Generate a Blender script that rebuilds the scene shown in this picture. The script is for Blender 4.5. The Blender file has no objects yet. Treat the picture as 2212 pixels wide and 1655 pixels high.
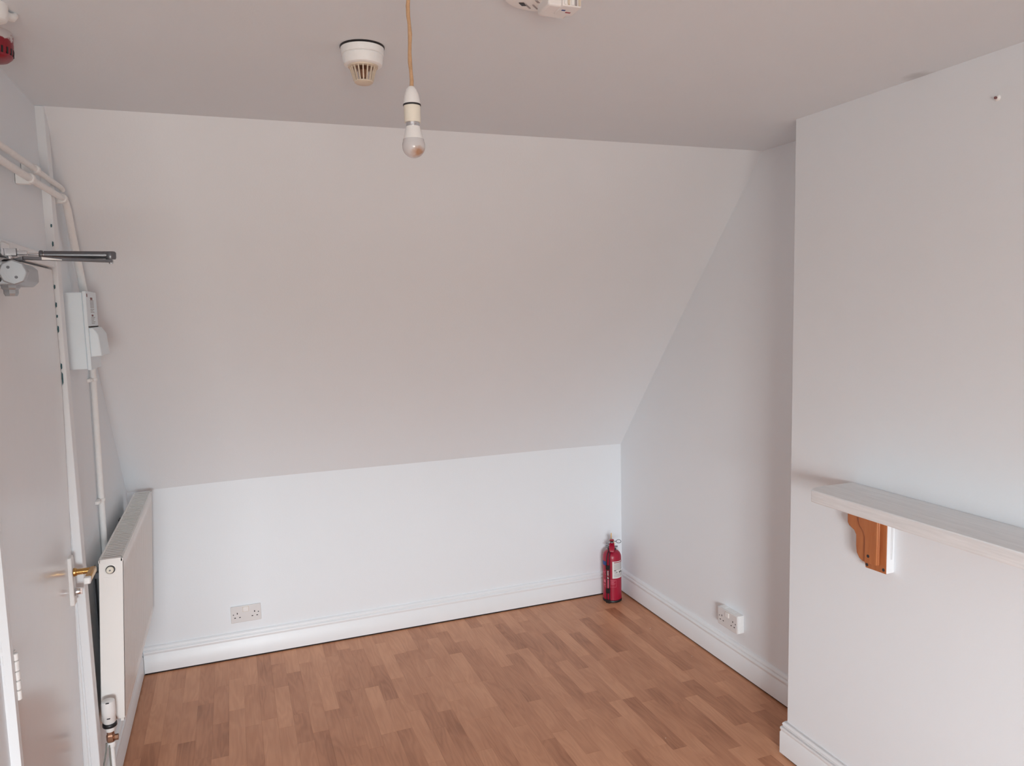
import bpy, math, random
from mathutils import Vector, Matrix
random.seed(7)
SC = bpy.context.scene
COL = SC.collection

# ------------------------------------------------------------------ camera
cam_d = bpy.data.cameras.new('camera'); cam = bpy.data.objects.new('camera', cam_d); COL.objects.link(cam)
R = ((0.93466704, -0.0584987, 0.35067851), (-0.35471174, -0.08679117, 0.93093871), (-0.0240229, -0.99450751, -0.10187102))
cam.matrix_world = Matrix(((R[0][0], -R[0][1], -R[0][2], 0), (R[1][0], -R[1][1], -R[1][2], 0), (R[2][0], -R[2][1], -R[2][2], 1.75), (0, 0, 0, 1)))
cam_d.sensor_width = 36; cam_d.lens = 1603.57 / 2212 * 36; cam_d.clip_start = 0.02
SC.camera = cam

# ------------------------------------------------------------------ daylight and exposure
FRONT = -2.3                        # inner face of the window wall behind the camera
WIN = (-1.05, 0.35, 0.62, 1.66)     # window opening x0 x1 z0 z1
w = bpy.data.worlds.new('overcast_sky'); SC.world = w; w.use_nodes = True
nt = w.node_tree; nt.nodes.clear()
wo = nt.nodes.new('ShaderNodeOutputWorld'); bg = nt.nodes.new('ShaderNodeBackground')
tc = nt.nodes.new('ShaderNodeTexCoord'); sp = nt.nodes.new('ShaderNodeSeparateXYZ'); rp = nt.nodes.new('ShaderNodeValToRGB')
mr = nt.nodes.new('ShaderNodeMapRange'); mr.inputs['From Min'].default_value = -1
rp.color_ramp.elements[0].position = 0.46; rp.color_ramp.elements[0].color = (0.30, 0.29, 0.27, 1)
rp.color_ramp.elements[1].position = 0.54; rp.color_ramp.elements[1].color = (0.905, 0.955, 0.99, 1)
nt.links.new(tc.outputs['Generated'], sp.inputs[0]); nt.links.new(sp.outputs['Z'], mr.inputs['Value'])
nt.links.new(mr.outputs[0], rp.inputs[0]); nt.links.new(rp.outputs[0], bg.inputs[0]); nt.links.new(bg.outputs[0], wo.inputs[0])
bg.inputs['Strength'].default_value = 5.0
pl = bpy.data.lights.new('window_daylight_portal', 'AREA'); pl.shape = 'RECTANGLE'; pl.size = WIN[1] - WIN[0]; pl.size_y = WIN[3] - WIN[2]
plo = bpy.data.objects.new('window_daylight_portal', pl); COL.objects.link(plo)
plo.location = ((WIN[0] + WIN[1]) / 2, FRONT - 0.16, (WIN[2] + WIN[3]) / 2); plo.rotation_euler = (math.radians(90), 0, 0)
pl.cycles.is_portal = True
vs = SC.view_settings
SC.display_settings.display_device = 'sRGB'
vs.view_transform = 'Standard'; vs.look = 'None'; vs.gamma = 1.0; vs.use_curve_mapping = False
vs.exposure = 3.82
cy = SC.cycles
cy.use_denoising = True; cy.max_bounces = 12; cy.diffuse_bounces = 8; cy.glossy_bounces = 4
cy.sample_clamp_indirect = 8.0; cy.caustics_reflective = False; cy.caustics_refractive = False

# ------------------------------------------------------------------ materials
MATS = {}
def mat(name, col, rough=0.5, metal=0.0, bump=0.0, bscale=200, var=0.0, vscale=6, coat=0.0, spec=0.5, stretch=(1, 1, 1)):
    """plain procedural surface: colour with faint mottling and a fine bump"""
    m = bpy.data.materials.new(name); m.use_nodes = True
    n = m.node_tree.nodes; l = m.node_tree.links; b = n['Principled BSDF']
    b.inputs['Base Color'].default_value = (*col, 1); b.inputs['Roughness'].default_value = rough
    b.inputs['Metallic'].default_value = metal; b.inputs['Coat Weight'].default_value = coat
    b.inputs['Specular IOR Level'].default_value = spec
    g = n.new('ShaderNodeNewGeometry'); mp = n.new('ShaderNodeMapping'); mp.inputs['Scale'].default_value = stretch
    l.new(g.outputs['Position'], mp.inputs[0])
    if var:
        t = n.new('ShaderNodeTexNoise'); t.inputs['Scale'].default_value = vscale; t.inputs['Detail'].default_value = 4
        x = n.new('ShaderNodeMix'); x.data_type = 'RGBA'
        x.inputs[6].default_value = tuple(c * (1 - var) for c in col) + (1,)
        x.inputs[7].default_value = tuple(min(1, c * (1 + var)) for c in col) + (1,)
        l.new(mp.outputs[0], t.inputs['Vector']); l.new(t.outputs['Fac'], x.inputs[0]); l.new(x.outputs[2], b.inputs['Base Color'])
    if bump:
        t2 = n.new('ShaderNodeTexNoise'); t2.inputs['Scale'].default_value = bscale; t2.inputs['Detail'].default_value = 3
        bp = n.new('ShaderNodeBump'); bp.inputs['Strength'].default_value = bump; bp.inputs['Distance'].default_value = 0.002
        l.new(mp.outputs[0], t2.inputs['Vector']); l.new(t2.outputs['Fac'], bp.inputs['Height']); l.new(bp.outputs[0], b.inputs['Normal'])
    MATS[name] = m
    return m

WALL = mat('matt_white_emulsion', (0.804, 0.847, 0.881), 0.85, bump=0.12, bscale=160, var=0.012, vscale=3, spec=0.25)
CEIL = mat('ceiling_emulsion', (0.757, 0.812, 0.852), 0.9, bump=0.15, bscale=130, var=0.015, vscale=2.5, spec=0.2)
GLOSS = mat('white_gloss_paint', (0.805, 0.838, 0.862), 0.4, bump=0.06, bscale=60, var=0.012, vscale=9)
DOORP = mat('door_gloss_paint', (0.76, 0.775, 0.79), 0.2, bump=0.10, bscale=14, var=0.012, vscale=5)
RADP = mat('radiator_enamel', (0.83, 0.815, 0.79), 0.3, var=0.01)
PLAST = mat('white_plastic', (0.80, 0.79, 0.78), 0.35, var=0.01)
PLAST2 = mat('greyed_socket_plastic', (0.71, 0.705, 0.705), 0.32, var=0.01)
BLUEW = mat('cool_white_steel', (0.76, 0.85, 0.90), 0.4, var=0.02, vscale=20)
CREAM = mat('cream_plastic', (0.78, 0.74, 0.64), 0.4, var=0.03, vscale=60)
AGED = mat('yellowed_plastic', (0.66, 0.57, 0.46), 0.5, var=0.06, vscale=60)
PAINTED = mat('thick_old_white_paint', (0.86, 0.87, 0.865), 0.55, bump=0.7, bscale=90, var=0.05, vscale=50)
DARK = mat('black_plastic', (0.012, 0.011, 0.013), 0.45, var=0.1, vscale=60)
GAP = mat('dark_gap', (0.02, 0.015, 0.013), 0.9, var=0.2, vscale=60)
TEAL = mat('old_teal_paint', (0.03, 0.10, 0.12), 0.6, var=0.3, vscale=150)
CHROME = mat('polished_steel', (0.75, 0.76, 0.78), 0.18, 1.0, var=0.03, vscale=80)
STEEL = mat('silver_painted_casting', (0.42, 0.45, 0.48), 0.38, 0.55, bump=0.08, bscale=300, var=0.03, vscale=60)
GREYM = mat('grey_lacquered_steel', (0.15, 0.155, 0.17), 0.35, 0.6, var=0.08, vscale=60)
BRASS = mat('worn_brass', (0.55, 0.32, 0.11), 0.25, 1.0, var=0.08, vscale=120)
COPPER = mat('bare_brass_fitting', (0.36, 0.20, 0.13), 0.35, 0.9, var=0.12, vscale=120)
FLEX = mat('aged_flex', (0.55, 0.34, 0.19), 0.65, bump=0.8, bscale=500, var=0.22, vscale=90)
RED = mat('extinguisher_red', (0.35, 0.005, 0.032), 0.36, var=0.03, vscale=30)
BLUE = mat('blue_band', (0.01, 0.04, 0.22), 0.4, var=0.05)
LABELW = mat('paper_label', (0.70, 0.71, 0.70), 0.6, var=0.03, vscale=80)
INK = mat('black_ink', (0.03, 0.03, 0.035), 0.6, var=0.1, vscale=80)
INKR = mat('red_ink', (0.35, 0.05, 0.07), 0.6, var=0.1, vscale=80)
INKP = mat('pink_print', (0.62, 0.14, 0.20), 0.5, var=0.08, vscale=80)
INKM = mat('maroon_print', (0.22, 0.09, 0.09), 0.6, var=0.1, vscale=80)
INKG = mat('grey_print', (0.36, 0.33, 0.33), 0.6, var=0.1, vscale=80)
YEL = mat('yellow_tag', (0.75, 0.42, 0.09), 0.5, var=0.05)
CABLE = mat('grey_cable', (0.22, 0.23, 0.21), 0.5, var=0.08, vscale=60)
SUB = mat('underlay', (0.03, 0.02, 0.015), 0.95, var=0.2)

def add_stain(m, centre, radii, dark):
    """a grubby patch with its own noisy shape at one place of a painted surface"""
    n = m.node_tree.nodes; l = m.node_tree.links; b = n['Principled BSDF']
    g = n.new('ShaderNodeNewGeometry'); mp = n.new('ShaderNodeMapping'); mp.vector_type = 'TEXTURE'
    mp.inputs['Location'].default_value = centre; mp.inputs['Scale'].default_value = radii
    ln = n.new('ShaderNodeVectorMath'); ln.operation = 'LENGTH'
    t = n.new('ShaderNodeTexNoise'); t.inputs['Scale'].default_value = 30
    ad = n.new('ShaderNodeMath'); ad.operation = 'ADD'
    r = n.new('ShaderNodeMapRange'); r.inputs['From Min'].default_value = 0.8; r.inputs['From Max'].default_value = 1.6
    r.inputs['To Min'].default_value = dark; r.inputs['To Max'].default_value = 0
    x = n.new('ShaderNodeMix'); x.data_type = 'RGBA'; x.inputs[7].default_value = (0.25, 0.23, 0.22, 1)
    l.new(g.outputs['Position'], mp.inputs[0]); l.new(mp.outputs[0], ln.inputs[0]); l.new(g.outputs['Position'], t.inputs['Vector'])
    l.new(ln.outputs['Value'], ad.inputs[0]); l.new(t.outputs['Fac'], ad.inputs[1]); l.new(ad.outputs[0], r.inputs['Value'])
    l.new(r.outputs[0], x.inputs[0])
    src = b.inputs['Base Color'].links[0].from_socket
    l.new(src, x.inputs[6]); l.new(x.outputs[2], b.inputs['Base Color'])
add_stain(CEIL, (1.90, 1.66, 2.385), (0.045, 0.05, 0.05), 0.3)

def wood_floor():
    m = bpy.data.materials.new('oak_laminate'); m.use_nodes = True
    n = m.node_tree.nodes; l = m.node_tree.links; b = n['Principled BSDF']
    oi = n.new('ShaderNodeObjectInfo'); g = n.new('ShaderNodeNewGeometry')
    rr = n.new('ShaderNodeMath'); rr.operation = 'ADD'; fr = n.new('ShaderNodeMath'); fr.operation = 'FRACT'
    l.new(oi.outputs['Random'], rr.inputs[0]); l.new(g.outputs['Random Per Island'], rr.inputs[1]); l.new(rr.outputs[0], fr.inputs[0])
    off = n.new('ShaderNodeVectorMath'); off.operation = 'SCALE'; off.inputs[0].default_value = (7.3, 31.0, 3.0)
    l.new(fr.outputs[0], off.inputs['Scale'])
    ad = n.new('ShaderNodeVectorMath'); l.new(g.outputs['Position'], ad.inputs[0]); l.new(off.outputs[0], ad.inputs[1])
    # broad cathedral figure
    mp = n.new('ShaderNodeMapping'); mp.inputs['Scale'].default_value = (11, 1.6, 1); l.new(ad.outputs[0], mp.inputs[0])
    n1 = n.new('ShaderNodeTexNoise'); n1.inputs['Scale'].default_value = 1.3; n1.inputs['Detail'].default_value = 2; l.new(mp.outputs[0], n1.inputs['Vector'])
    mu = n.new('ShaderNodeMath'); mu.operation = 'MULTIPLY'; mu.inputs[1].default_value = 60; l.new(n1.outputs['Fac'], mu.inputs[0])
    si = n.new('ShaderNodeMath'); si.operation = 'SINE'; l.new(mu.outputs[0], si.inputs[0])
    # fine streaks along the board
    mp2 = n.new('ShaderNodeMapping'); mp2.inputs['Scale'].default_value = (190, 7, 1); l.new(ad.outputs[0], mp2.inputs[0])
    n2 = n.new('ShaderNodeTexNoise'); n2.inputs['Scale'].default_value = 1; n2.inputs['Detail'].default_value = 4; l.new(mp2.outputs[0], n2.inputs['Vector'])
    # slow tone drift inside the stave
    mp3 = n.new('ShaderNodeMapping'); mp3.inputs['Scale'].default_value = (9, 3.5, 1); l.new(ad.outputs[0], mp3.inputs[0])
    n3 = n.new('ShaderNodeTexNoise'); n3.inputs['Scale'].default_value = 1; n3.inputs['Detail'].default_value = 1; l.new(mp3.outputs[0], n3.inputs['Vector'])
    def mul(s, k):
        q = n.new('ShaderNodeMath'); q.operation = 'MULTIPLY'; q.inputs[1].default_value = k; l.new(s, q.inputs[0]); return q.outputs[0]
    def add(a, c):
        q = n.new('ShaderNodeMath'); l.new(a, q.inputs[0]); l.new(c, q.inputs[1]); return q.outputs[0]
    tot = add(add(mul(fr.outputs[0], 0.44), mul(si.outputs[0], 0.06)), add(mul(n2.outputs['Fac'], 0.26), mul(n3.outputs['Fac'], 0.62)))
    rp = n.new('ShaderNodeValToRGB'); e = rp.color_ramp.elements
    e[0].position = 0.24; e[0].color = (0.32, 0.128, 0.060, 1)
    e[1].position = 1.02; e[1].color = (0.64, 0.32, 0.18, 1)
    k = e.new(0.55); k.color = (0.49, 0.222, 0.118, 1)
    l.new(tot, rp.inputs[0]); l.new(rp.outputs[0], b.inputs['Base Color'])
    b.inputs['Roughness'].default_value = 0.42; b.inputs['Specular IOR Level'].default_value = 0.45
    bp = n.new('ShaderNodeBump'); bp.inputs['Strength'].default_value = 0.05; bp.inputs['Distance'].default_value = 0.001
    l.new(n2.outputs['Fac'], bp.inputs['Height']); l.new(bp.outputs[0], b.inputs['Normal'])
    return m
OAK = wood_floor()

def grainy(name, c0, c1, scale, rough):
    m = bpy.data.materials.new(name); m.use_nodes = True
    n = m.node_tree.nodes; l = m.node_tree.links; b = n['Principled BSDF']
    g = n.new('ShaderNodeNewGeometry'); mp = n.new('ShaderNodeMapping'); mp.inputs['Scale'].default_value = scale
    t = n.new('ShaderNodeTexNoise'); t.inputs['Scale'].default_value = 1; t.inputs['Detail'].default_value = 5
    rp = n.new('ShaderNodeValToRGB'); rp.color_ramp.elements[0].position = 0.3; rp.color_ramp.elements[1].position = 0.7
    rp.color_ramp.elements[0].color = (*c0, 1); rp.color_ramp.elements[1].color = (*c1, 1)
    bp = n.new('ShaderNodeBump'); bp.inputs['Strength'].default_value = 0.25; bp.inputs['Distance'].default_value = 0.001
    l.new(g.outputs['Position'], mp.inputs[0]); l.new(mp.outputs[0], t.inputs['Vector']); l.new(t.outputs['Fac'], rp.inputs[0])
    l.new(rp.outputs[0], b.inputs['Base Color']); l.new(t.outputs['Fac'], bp.inputs['Height']); l.new(bp.outputs[0], b.inputs['Normal'])
    b.inputs['Roughness'].default_value = rough
    return m
SHELFP = grainy('thin_grey_white_paint_on_wood', (0.76, 0.775, 0.785), (0.86, 0.875, 0.885), (160, 9, 160), 0.55)
PINE = grainy('varnished_pine', (0.40, 0.125, 0.042), (0.50, 0.185, 0.065), (60, 60, 8), 0.42)

def splodged(name, base, paint, z0, z1):
    """coloured plastic slopped over with white paint towards its top"""
    m = bpy.data.materials.new(name); m.use_nodes = True
    n = m.node_tree.nodes; l = m.node_tree.links; b = n['Principled BSDF']
    g = n.new('ShaderNodeNewGeometry'); s = n.new('ShaderNodeSeparateXYZ'); l.new(g.outputs['Position'], s.inputs[0])
    r = n.new('ShaderNodeMapRange'); r.inputs['From Min'].default_value = z0; r.inputs['From Max'].default_value = z1; l.new(s.outputs['Z'], r.inputs['Value'])
    t = n.new('ShaderNodeTexNoise'); t.inputs['Scale'].default_value = 45; t.inputs['Detail'].default_value = 3; l.new(g.outputs['Position'], t.inputs['Vector'])
    a = n.new('ShaderNodeMath'); l.new(r.outputs[0], a.inputs[0]); l.new(t.outputs['Fac'], a.inputs[1])
    c = n.new('ShaderNodeMapRange'); c.inputs['From Min'].default_value = 1.02; c.inputs['From Max'].default_value = 1.08; l.new(a.outputs[0], c.inputs['Value'])
    x = n.new('ShaderNodeMix'); x.data_type = 'RGBA'; x.inputs[6].default_value = (*base, 1); x.inputs[7].default_value = (*paint, 1)
    l.new(c.outputs[0], x.inputs[0]); l.new(x.outputs[2], b.inputs['Base Color']); b.inputs['Roughness'].default_value = 0.35
    return m
REDSPL = splodged('red_plastic_with_white_paint', (0.25, 0.008, 0.02), (0.62, 0.58, 0.58), 2.315, 2.415)

def bulb_glass():
    m = bpy.data.materials.new('frosted_bulb_dome'); m.use_nodes = True
    n = m.node_tree.nodes; l = m.node_tree.links; b = n['Principled BSDF']
    g = n.new('ShaderNodeNewGeometry'); mp = n.new('ShaderNodeMapping'); mp.vector_type = 'TEXTURE'
    mp.inputs['Location'].default_value = (0.358, 1.411, 2.0455); mp.inputs['Scale'].default_value = (0.017, 0.022, 0.0125)
    ln = n.new('ShaderNodeVectorMath'); ln.operation = 'LENGTH'
    t = n.new('ShaderNodeTexNoise'); t.inputs['Scale'].default_value = 80
    a = n.new('ShaderNodeMath'); rp = n.new('ShaderNodeValToRGB')
    rp.color_ramp.elements[0].position = 0.55; rp.color_ramp.elements[0].color = (0.42, 0.24, 0.15, 1)
    rp.color_ramp.elements[1].position = 1.0; rp.color_ramp.elements[1].color = (0.60, 0.585, 0.59, 1)
    q = n.new('ShaderNodeMath'); q.operation = 'MULTIPLY'; q.inputs[1].default_value = 0.6
    l.new(g.outputs['Position'], mp.inputs[0]); l.new(mp.outputs[0], ln.inputs[0]); l.new(g.outputs['Position'], t.inputs['Vector'])
    l.new(ln.outputs['Value'], a.inputs[0]); l.new(t.outputs['Fac'], a.inputs[1]); l.new(a.outputs[0], q.inputs[0])
    l.new(q.outputs[0], rp.inputs[0]); l.new(rp.outputs[0], b.inputs['Base Color'])
    b.inputs['Roughness'].default_value = 0.16; b.inputs['Subsurface Weight'].default_value = 0.2; b.inputs['Subsurface Radius'].default_value = (0.01, 0.01, 0.01)
    return m
BULB = bulb_glass()

def pane_mat():
    m = bpy.data.materials.new('window_glass'); m.use_nodes = True
    n = m.node_tree.nodes; l = m.node_tree.links; n.clear()
    o = n.new('ShaderNodeOutputMaterial'); mx = n.new('ShaderNodeMixShader'); tr = n.new('ShaderNodeBsdfTransparent'); gl = n.new('ShaderNodeBsdfGlossy')
    gl.inputs['Roughness'].default_value = 0.02; fz = n.new('ShaderNodeFresnel'); fz.inputs['IOR'].default_value = 1.45
    l.new(fz.outputs[0], mx.inputs[0]); l.new(tr.outputs[0], mx.inputs[1]); l.new(gl.outputs[0], mx.inputs[2]); l.new(mx.outputs[0], o.inputs[0])
    return m
GLASS = pane_mat()

# ------------------------------------------------------------------ mesh helpers
OFF = {}
def off(o): return OFF.get(o.name, Vector((0, 0, 0))) if o else Vector((0, 0, 0))

class MB:
    def __init__(s, xf=None): s.v = []; s.f = []; s.xf = xf
    def _add(s, vs, fs):
        b = len(s.v); s.v += [tuple(q) for q in vs]; s.f += [tuple(i + b for i in q) for q in fs]; return s
    def box(s, a, b):
        x0, y0, z0 = (min(p, q) for p, q in zip(a, b)); x1, y1, z1 = (max(p, q) for p, q in zip(a, b))
        return s._add([(x0, y0, z0), (x1, y0, z0), (x1, y1, z0), (x0, y1, z0), (x0, y0, z1), (x1, y0, z1), (x1, y1, z1), (x0, y1, z1)],
                      [(0, 3, 2, 1), (4, 5, 6, 7), (0, 1, 5, 4), (1, 2, 6, 5), (2, 3, 7, 6), (3, 0, 4, 7)])
    def hexa(s, lo, hi):    # four corners below, four above, both counter-clockwise from above
        return s._add(list(lo) + list(hi), [(3, 2, 1, 0), (4, 5, 6, 7), (0, 1, 5, 4), (1, 2, 6, 5), (2, 3, 7, 6), (3, 0, 4, 7)])
    def prism(s, poly, axis, a, b):
        def P(p, t): return {'x': (t, p[0], p[1]), 'y': (p[0], t, p[1]), 'z': (p[0], p[1], t)}[axis]
        n = len(poly)
        area = sum(poly[i][0] * poly[(i + 1) % n][1] - poly[(i + 1) % n][0] * poly[i][1] for i in range(n))
        if (area > 0) == (axis == 'y'): poly = poly[::-1]
        if a > b: a, b = b, a
        vs = [P(p, a) for p in poly] + [P(p, b) for p in poly]
        fs = [tuple(range(n))[::-1], tuple(range(n, 2 * n))] + [(i, (i + 1) % n, n + (i + 1) % n, n + i) for i in range(n)]
        return s._add(vs, fs)
    def lathe(s, prof, c, seg=32, axis='z', cap=True, a0=0, a1=2 * math.pi):
        """prof: (radius, distance along the axis)"""
        full = abs(a1 - a0 - 2 * math.pi) < 1e-6; k = seg if full else seg + 1
        vs = []; fs = []; c = Vector(c)
        for r, h in prof:
            for i in range(k):
                t = a0 + (a1 - a0) * i / seg; p, q = r * math.cos(t), r * math.sin(t)
                vs.append(c + Vector({'z': (p, q, h), 'x': (h, p, q), 'y': (q, h, p)}[axis]))
        m = len(prof)
        for j in range(m - 1):
            for i in range(seg):
                i2 = (i + 1) % k
                fs.append((j * k + i, j * k + i2, (j + 1) * k + i2, (j + 1) * k + i))
        if cap and full:
            fs.append(tuple(range(k))[::-1]); fs.append(tuple(range((m - 1) * k, m * k)))
        return s._add(vs, fs)
    def tube(s, path, r, seg=12, cap=True):
        pts = [Vector(p) for p in path]; n = len(pts); rs = r if isinstance(r, (list, tuple)) else [r] * n
        vs = []; fs = []; prev = None
        for i, p in enumerate(pts):
            t = (pts[min(i + 1, n - 1)] - pts[max(i - 1, 0)]).normalized()
            u = t.orthogonal().normalized() if prev is None else (prev - t * prev.dot(t)).normalized()
            prev = u; w_ = t.cross(u)
            for k in range(seg):
                a = 2 * math.pi * k / seg; vs.append(p + (u * math.cos(a) + w_ * math.sin(a)) * rs[i])
        for i in range(n - 1):
            for k in range(seg):
                k2 = (k + 1) % seg; fs.append((i * seg + k, i * seg + k2, (i + 1) * seg + k2, (i + 1) * seg + k))
        if cap: fs.append(tuple(range(seg))[::-1]); fs.append(tuple(range((n - 1) * seg, n * seg)))
        return s._add(vs, fs)
    def build(s, name, m, parent=None, bevel=0.0, smooth=True, segs=2):
        o_ = off(parent); vs = [Vector(s.xf(v)) if s.xf else Vector(v) for v in s.v]
        me = bpy.data.meshes.new(name); me.from_pydata([tuple(v - o_) for v in vs], [], s.f); me.update()
        me.materials.append(m)
        if smooth:
            for p in me.polygons: p.use_smooth = True
            me.set_sharp_from_angle(angle=math.radians(40))
        o = bpy.data.objects.new(name, me); COL.objects.link(o)
        if parent: o.parent = parent; OFF[o.name] = o_
        if bevel:
            b = o.modifiers.new('bevel', 'BEVEL'); b.width = bevel; b.segments = segs; b.limit_method = 'ANGLE'; b.angle_limit = math.radians(40)
            b.harden_normals = False
        return o

def tag(o, label, cat=None, group=None, kind=None):
    o['label'] = label
    if cat: o['category'] = cat
    if group: o['group'] = group
    if kind: o['kind'] = kind
    return o
def thing(name, loc, label, cat, group=None, kind=None):
    o = bpy.data.objects.new(name, None); o.empty_display_size = 0.05; COL.objects.link(o); o.location = loc; OFF[o.name] = Vector(loc)
    return tag(o, label, cat, group, kind)
def arc(c, u, v, r, a0, a1, n=8):
    c, u, v = Vector(c), Vector(u), Vector(v)
    return [c + (u * math.cos(a0 + (a1 - a0) * i / n) + v * math.sin(a0 + (a1 - a0) * i / n)) * r for i in range(n + 1)]

# ------------------------------------------------------------------ the room
XL, XR, XC, YB, YS, ZC = -0.508, 2.165, 1.915, 3.911, 2.65, 2.385
ZK = 0.910
CH0, CH1 = 0.55, 2.172            # chimney breast along y
XW = -1.75                         # unseen widening behind the camera, shaped for light on the alcove
def st(o, label, cat): return tag(o, label, cat, kind='structure')

fl = MB().box((XW - 0.1, FRONT - 0.1, -0.06), (XR + 0.1, YB + 0.1, -0.0085)).build('floor', SUB)
st(fl, 'brown oak laminate floor of narrow staves running towards the far wall', 'floor')
unit = bpy.data.meshes.new('plank')
ub = 0.5
unit.from_pydata([(-.5, -.5, 0), (.5, -.5, 0), (.5, .5, 0), (-.5, .5, 0), (-.5, -.5, .965), (.5, -.5, .965), (.5, .5, .965), (-.5, .5, .965),
                  (-.496, -.4994, 1), (.496, -.4994, 1), (.496, .4994, 1), (-.496, .4994, 1)], [],
                 [(3, 2, 1, 0), (0, 1, 5, 4), (1, 2, 6, 5), (2, 3, 7, 6), (3, 0, 4, 7), (4, 5, 9, 8), (5, 6, 10, 9), (6, 7, 11, 10), (7, 4, 8, 11), (8, 9, 10, 11)])
unit.update(); unit.materials.append(OAK)
SW = 0.0655
far = MB(); nplank = 0
x = XL + 0.012; col = 0
while x < XR - 0.012:
    x1 = min(x + SW, XR - 0.012)
    ymin = FRONT; y = YB - 0.014
    ln = random.uniform(0.10, 0.42)
    # how near the frame's lower edge this row can be seen (a step to either side included)
    vis = 2.75 - (x - XL) * 0.42
    if col % 3 == 0: pass
    while y > ymin:
        y0 = max(ymin, y - ln)
        if x0_ok := (y > vis):
            o = bpy.data.objects.new('plank', unit); COL.objects.link(o); o.parent = fl
            o.location = ((x + x1) / 2, (y + y0) / 2, -0.008); o.scale = (x1 - x - 0.0001, y - y0 - 0.0001, 0.008); nplank += 1
        else:
            far.box((x + .0002, y0 + .0002, -0.008), (x1 - .0002, y - .0002, 0))
        y = y0; ln = random.choice((0.25, 0.33, 0.40, 0.47, 0.36)) * random.uniform(0.9, 1.1)
    x = x1; col += 1
far.box((XW, FRONT, -0.008), (XL + 0.012, 0.55, 0))
f2 = far.build('plank_rows', OAK, fl, smooth=False); f2['kind'] = 'stuff'
print('planks', nplank)

st(MB().box((XW - 0.1, FRONT - 0.2, ZC), (XR + 0.1, YS + 0.02, ZC + 0.08)).build('ceiling', CEIL), 'flat greyish white painted ceiling', 'ceiling')
# knee wall and slope share a slightly bowed edge
NB = 14
def bow(t): return ZK + 0.014 * math.sin(math.pi * min(1, max(0, t))) * (1 - 0.35 * t) + 0.003 * math.sin(9 * t)
xs = [XL - 0.02 + (XR - XL + 0.04) * i / NB for i in range(NB + 1)]
poly = [(xs[0], -0.05), (xs[-1], -0.05)] + [(xs[i], bow(i / NB)) for i in range(NB, -1, -1)]
st(MB().prism(poly, 'y', YB, YB + 0.1).build('wall_back', WALL, smooth=False), 'bright low white knee wall under the sloping ceiling', 'wall')
sl = MB(); rows = 8; vs_ = []; fs_ = []
for lay in (0, 1):
    for j in range(rows + 1):
        s_ = j / rows
        for i in range(NB + 1):
            z = ZC + (bow(i / NB) - ZC) * s_; yy = YS + (YB - YS) * s_
            sag = 0.010 * math.sin(math.pi * s_) * math.sin(2.2 * math.pi * i / NB + 0.6)
            vs_.append((xs[i], yy + sag * 0.75 + lay * 0.09, z + sag * 0.6 + lay * 0.07))
kk = NB + 1; LAY = kk * (rows + 1)
for j in range(rows):
    for i in range(NB):
        a = j * kk + i; fs_.append((a, a + kk, a + kk + 1, a + 1)); a += LAY; fs_.append((a, a + 1, a + kk + 1, a + kk))
sl._add(vs_, fs_)
st(sl.build('wall_slope', WALL), 'large sloping attic wall between ceiling and knee wall', 'wall')
wl = MB()
prof = lambda y0, y1, z0: [(y0, z0), (y1, z0), (y1, min(ZC + .05, ZC + (ZK - ZC) * max(0, (y1 - YS) / (YB - YS)) + .05)), (max(y0, YS), ZC + .05), (y0, ZC + .05)]
wl.box((XL - 0.1, 0.55, -0.05), (XL, 1.858, ZC + .05))
st(MB().box((XW - 0.1, FRONT - 0.2, -0.05), (XW, 0.65, ZC + .05)).box((XW - 0.05, 0.55, -0.05), (XL - 0.1, 0.65, ZC + .05)).build('wall_added_recess', WALL, smooth=False), 'unseen wall added behind the camera, set wide for the window light', 'wall')  # unseen recess, added so the window can sit further left and light the alcove
wl.box((XL - 0.1, 1.862, 1.935), (XL, 2.64, ZC + .05))
st(MB().box((XL - .16, 1.78, -.05), (XL - .1, 2.72, 1.98)).build('wall_light_block', WALL, smooth=False), 'unseen panel added behind the closed door to block sky light', 'wall')  # unseen panel, added to close the door gap against sky light
wl.prism([(2.64, -0.05), (YB + .05, -0.05), (YB + .05, ZK + .02), (YS, ZC + .05), (2.64, ZC + .05)], 'x', XL - 0.1, XL)
st(wl.build('wall_left', WALL, smooth=False), 'left wall with the door and the radiator', 'wall')
wr = MB()
wr.prism([(FRONT - .2, -0.05), (YB + .05, -0.05), (YB + .05, ZK + .02), (YS, ZC + .05), (FRONT - .2, ZC + .05)], 'x', XR, XR + 0.1)
st(wr.build('wall_right', WALL, smooth=False), 'shaded alcove wall between the knee wall and the chimney breast', 'wall')
st(MB().box((XC, CH0, -0.05), (XR + 0.02, CH1, ZC + 0.05)).build('wall_chimney', WALL, bevel=0.004), 'white chimney breast carrying the mantel shelf', 'wall')
x0, x1, z0, z1 = WIN
wf = MB().box((XW - .1, FRONT - .2, -.05), (x0, FRONT, ZC + .05)).box((x1, FRONT - .2, -.05), (XR + .1, FRONT, ZC + .05))
wf.box((x0, FRONT - .2, -.05), (x1, FRONT, z0)).box((x0, FRONT - .2, z1), (x1, FRONT, ZC + .05))
st(wf.build('wall_front', WALL, smooth=False), 'window wall behind the camera', 'wall')
wn = thing('window_1', ((x0 + x1) / 2, FRONT - .12, z0), 'white framed window behind the camera', 'window', kind='structure')
F = MB(); yy = FRONT - .12; t = 0.05
F.box((x0, yy - .03, z0), (x0 + t, yy + .03, z1)).box((x1 - t, yy - .03, z0), (x1, yy + .03, z1)).box((x0, yy - .03, z0), (x1, yy + .03, z0 + t)).box((x0, yy - .03, z1 - t), (x1, yy + .03, z1))
F.box(((x0 + x1) / 2 - .025, yy - .03, z0), ((x0 + x1) / 2 + .025, yy + .03, z1))
F.build('window_frame', GLOSS, wn, bevel=.003)
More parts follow.
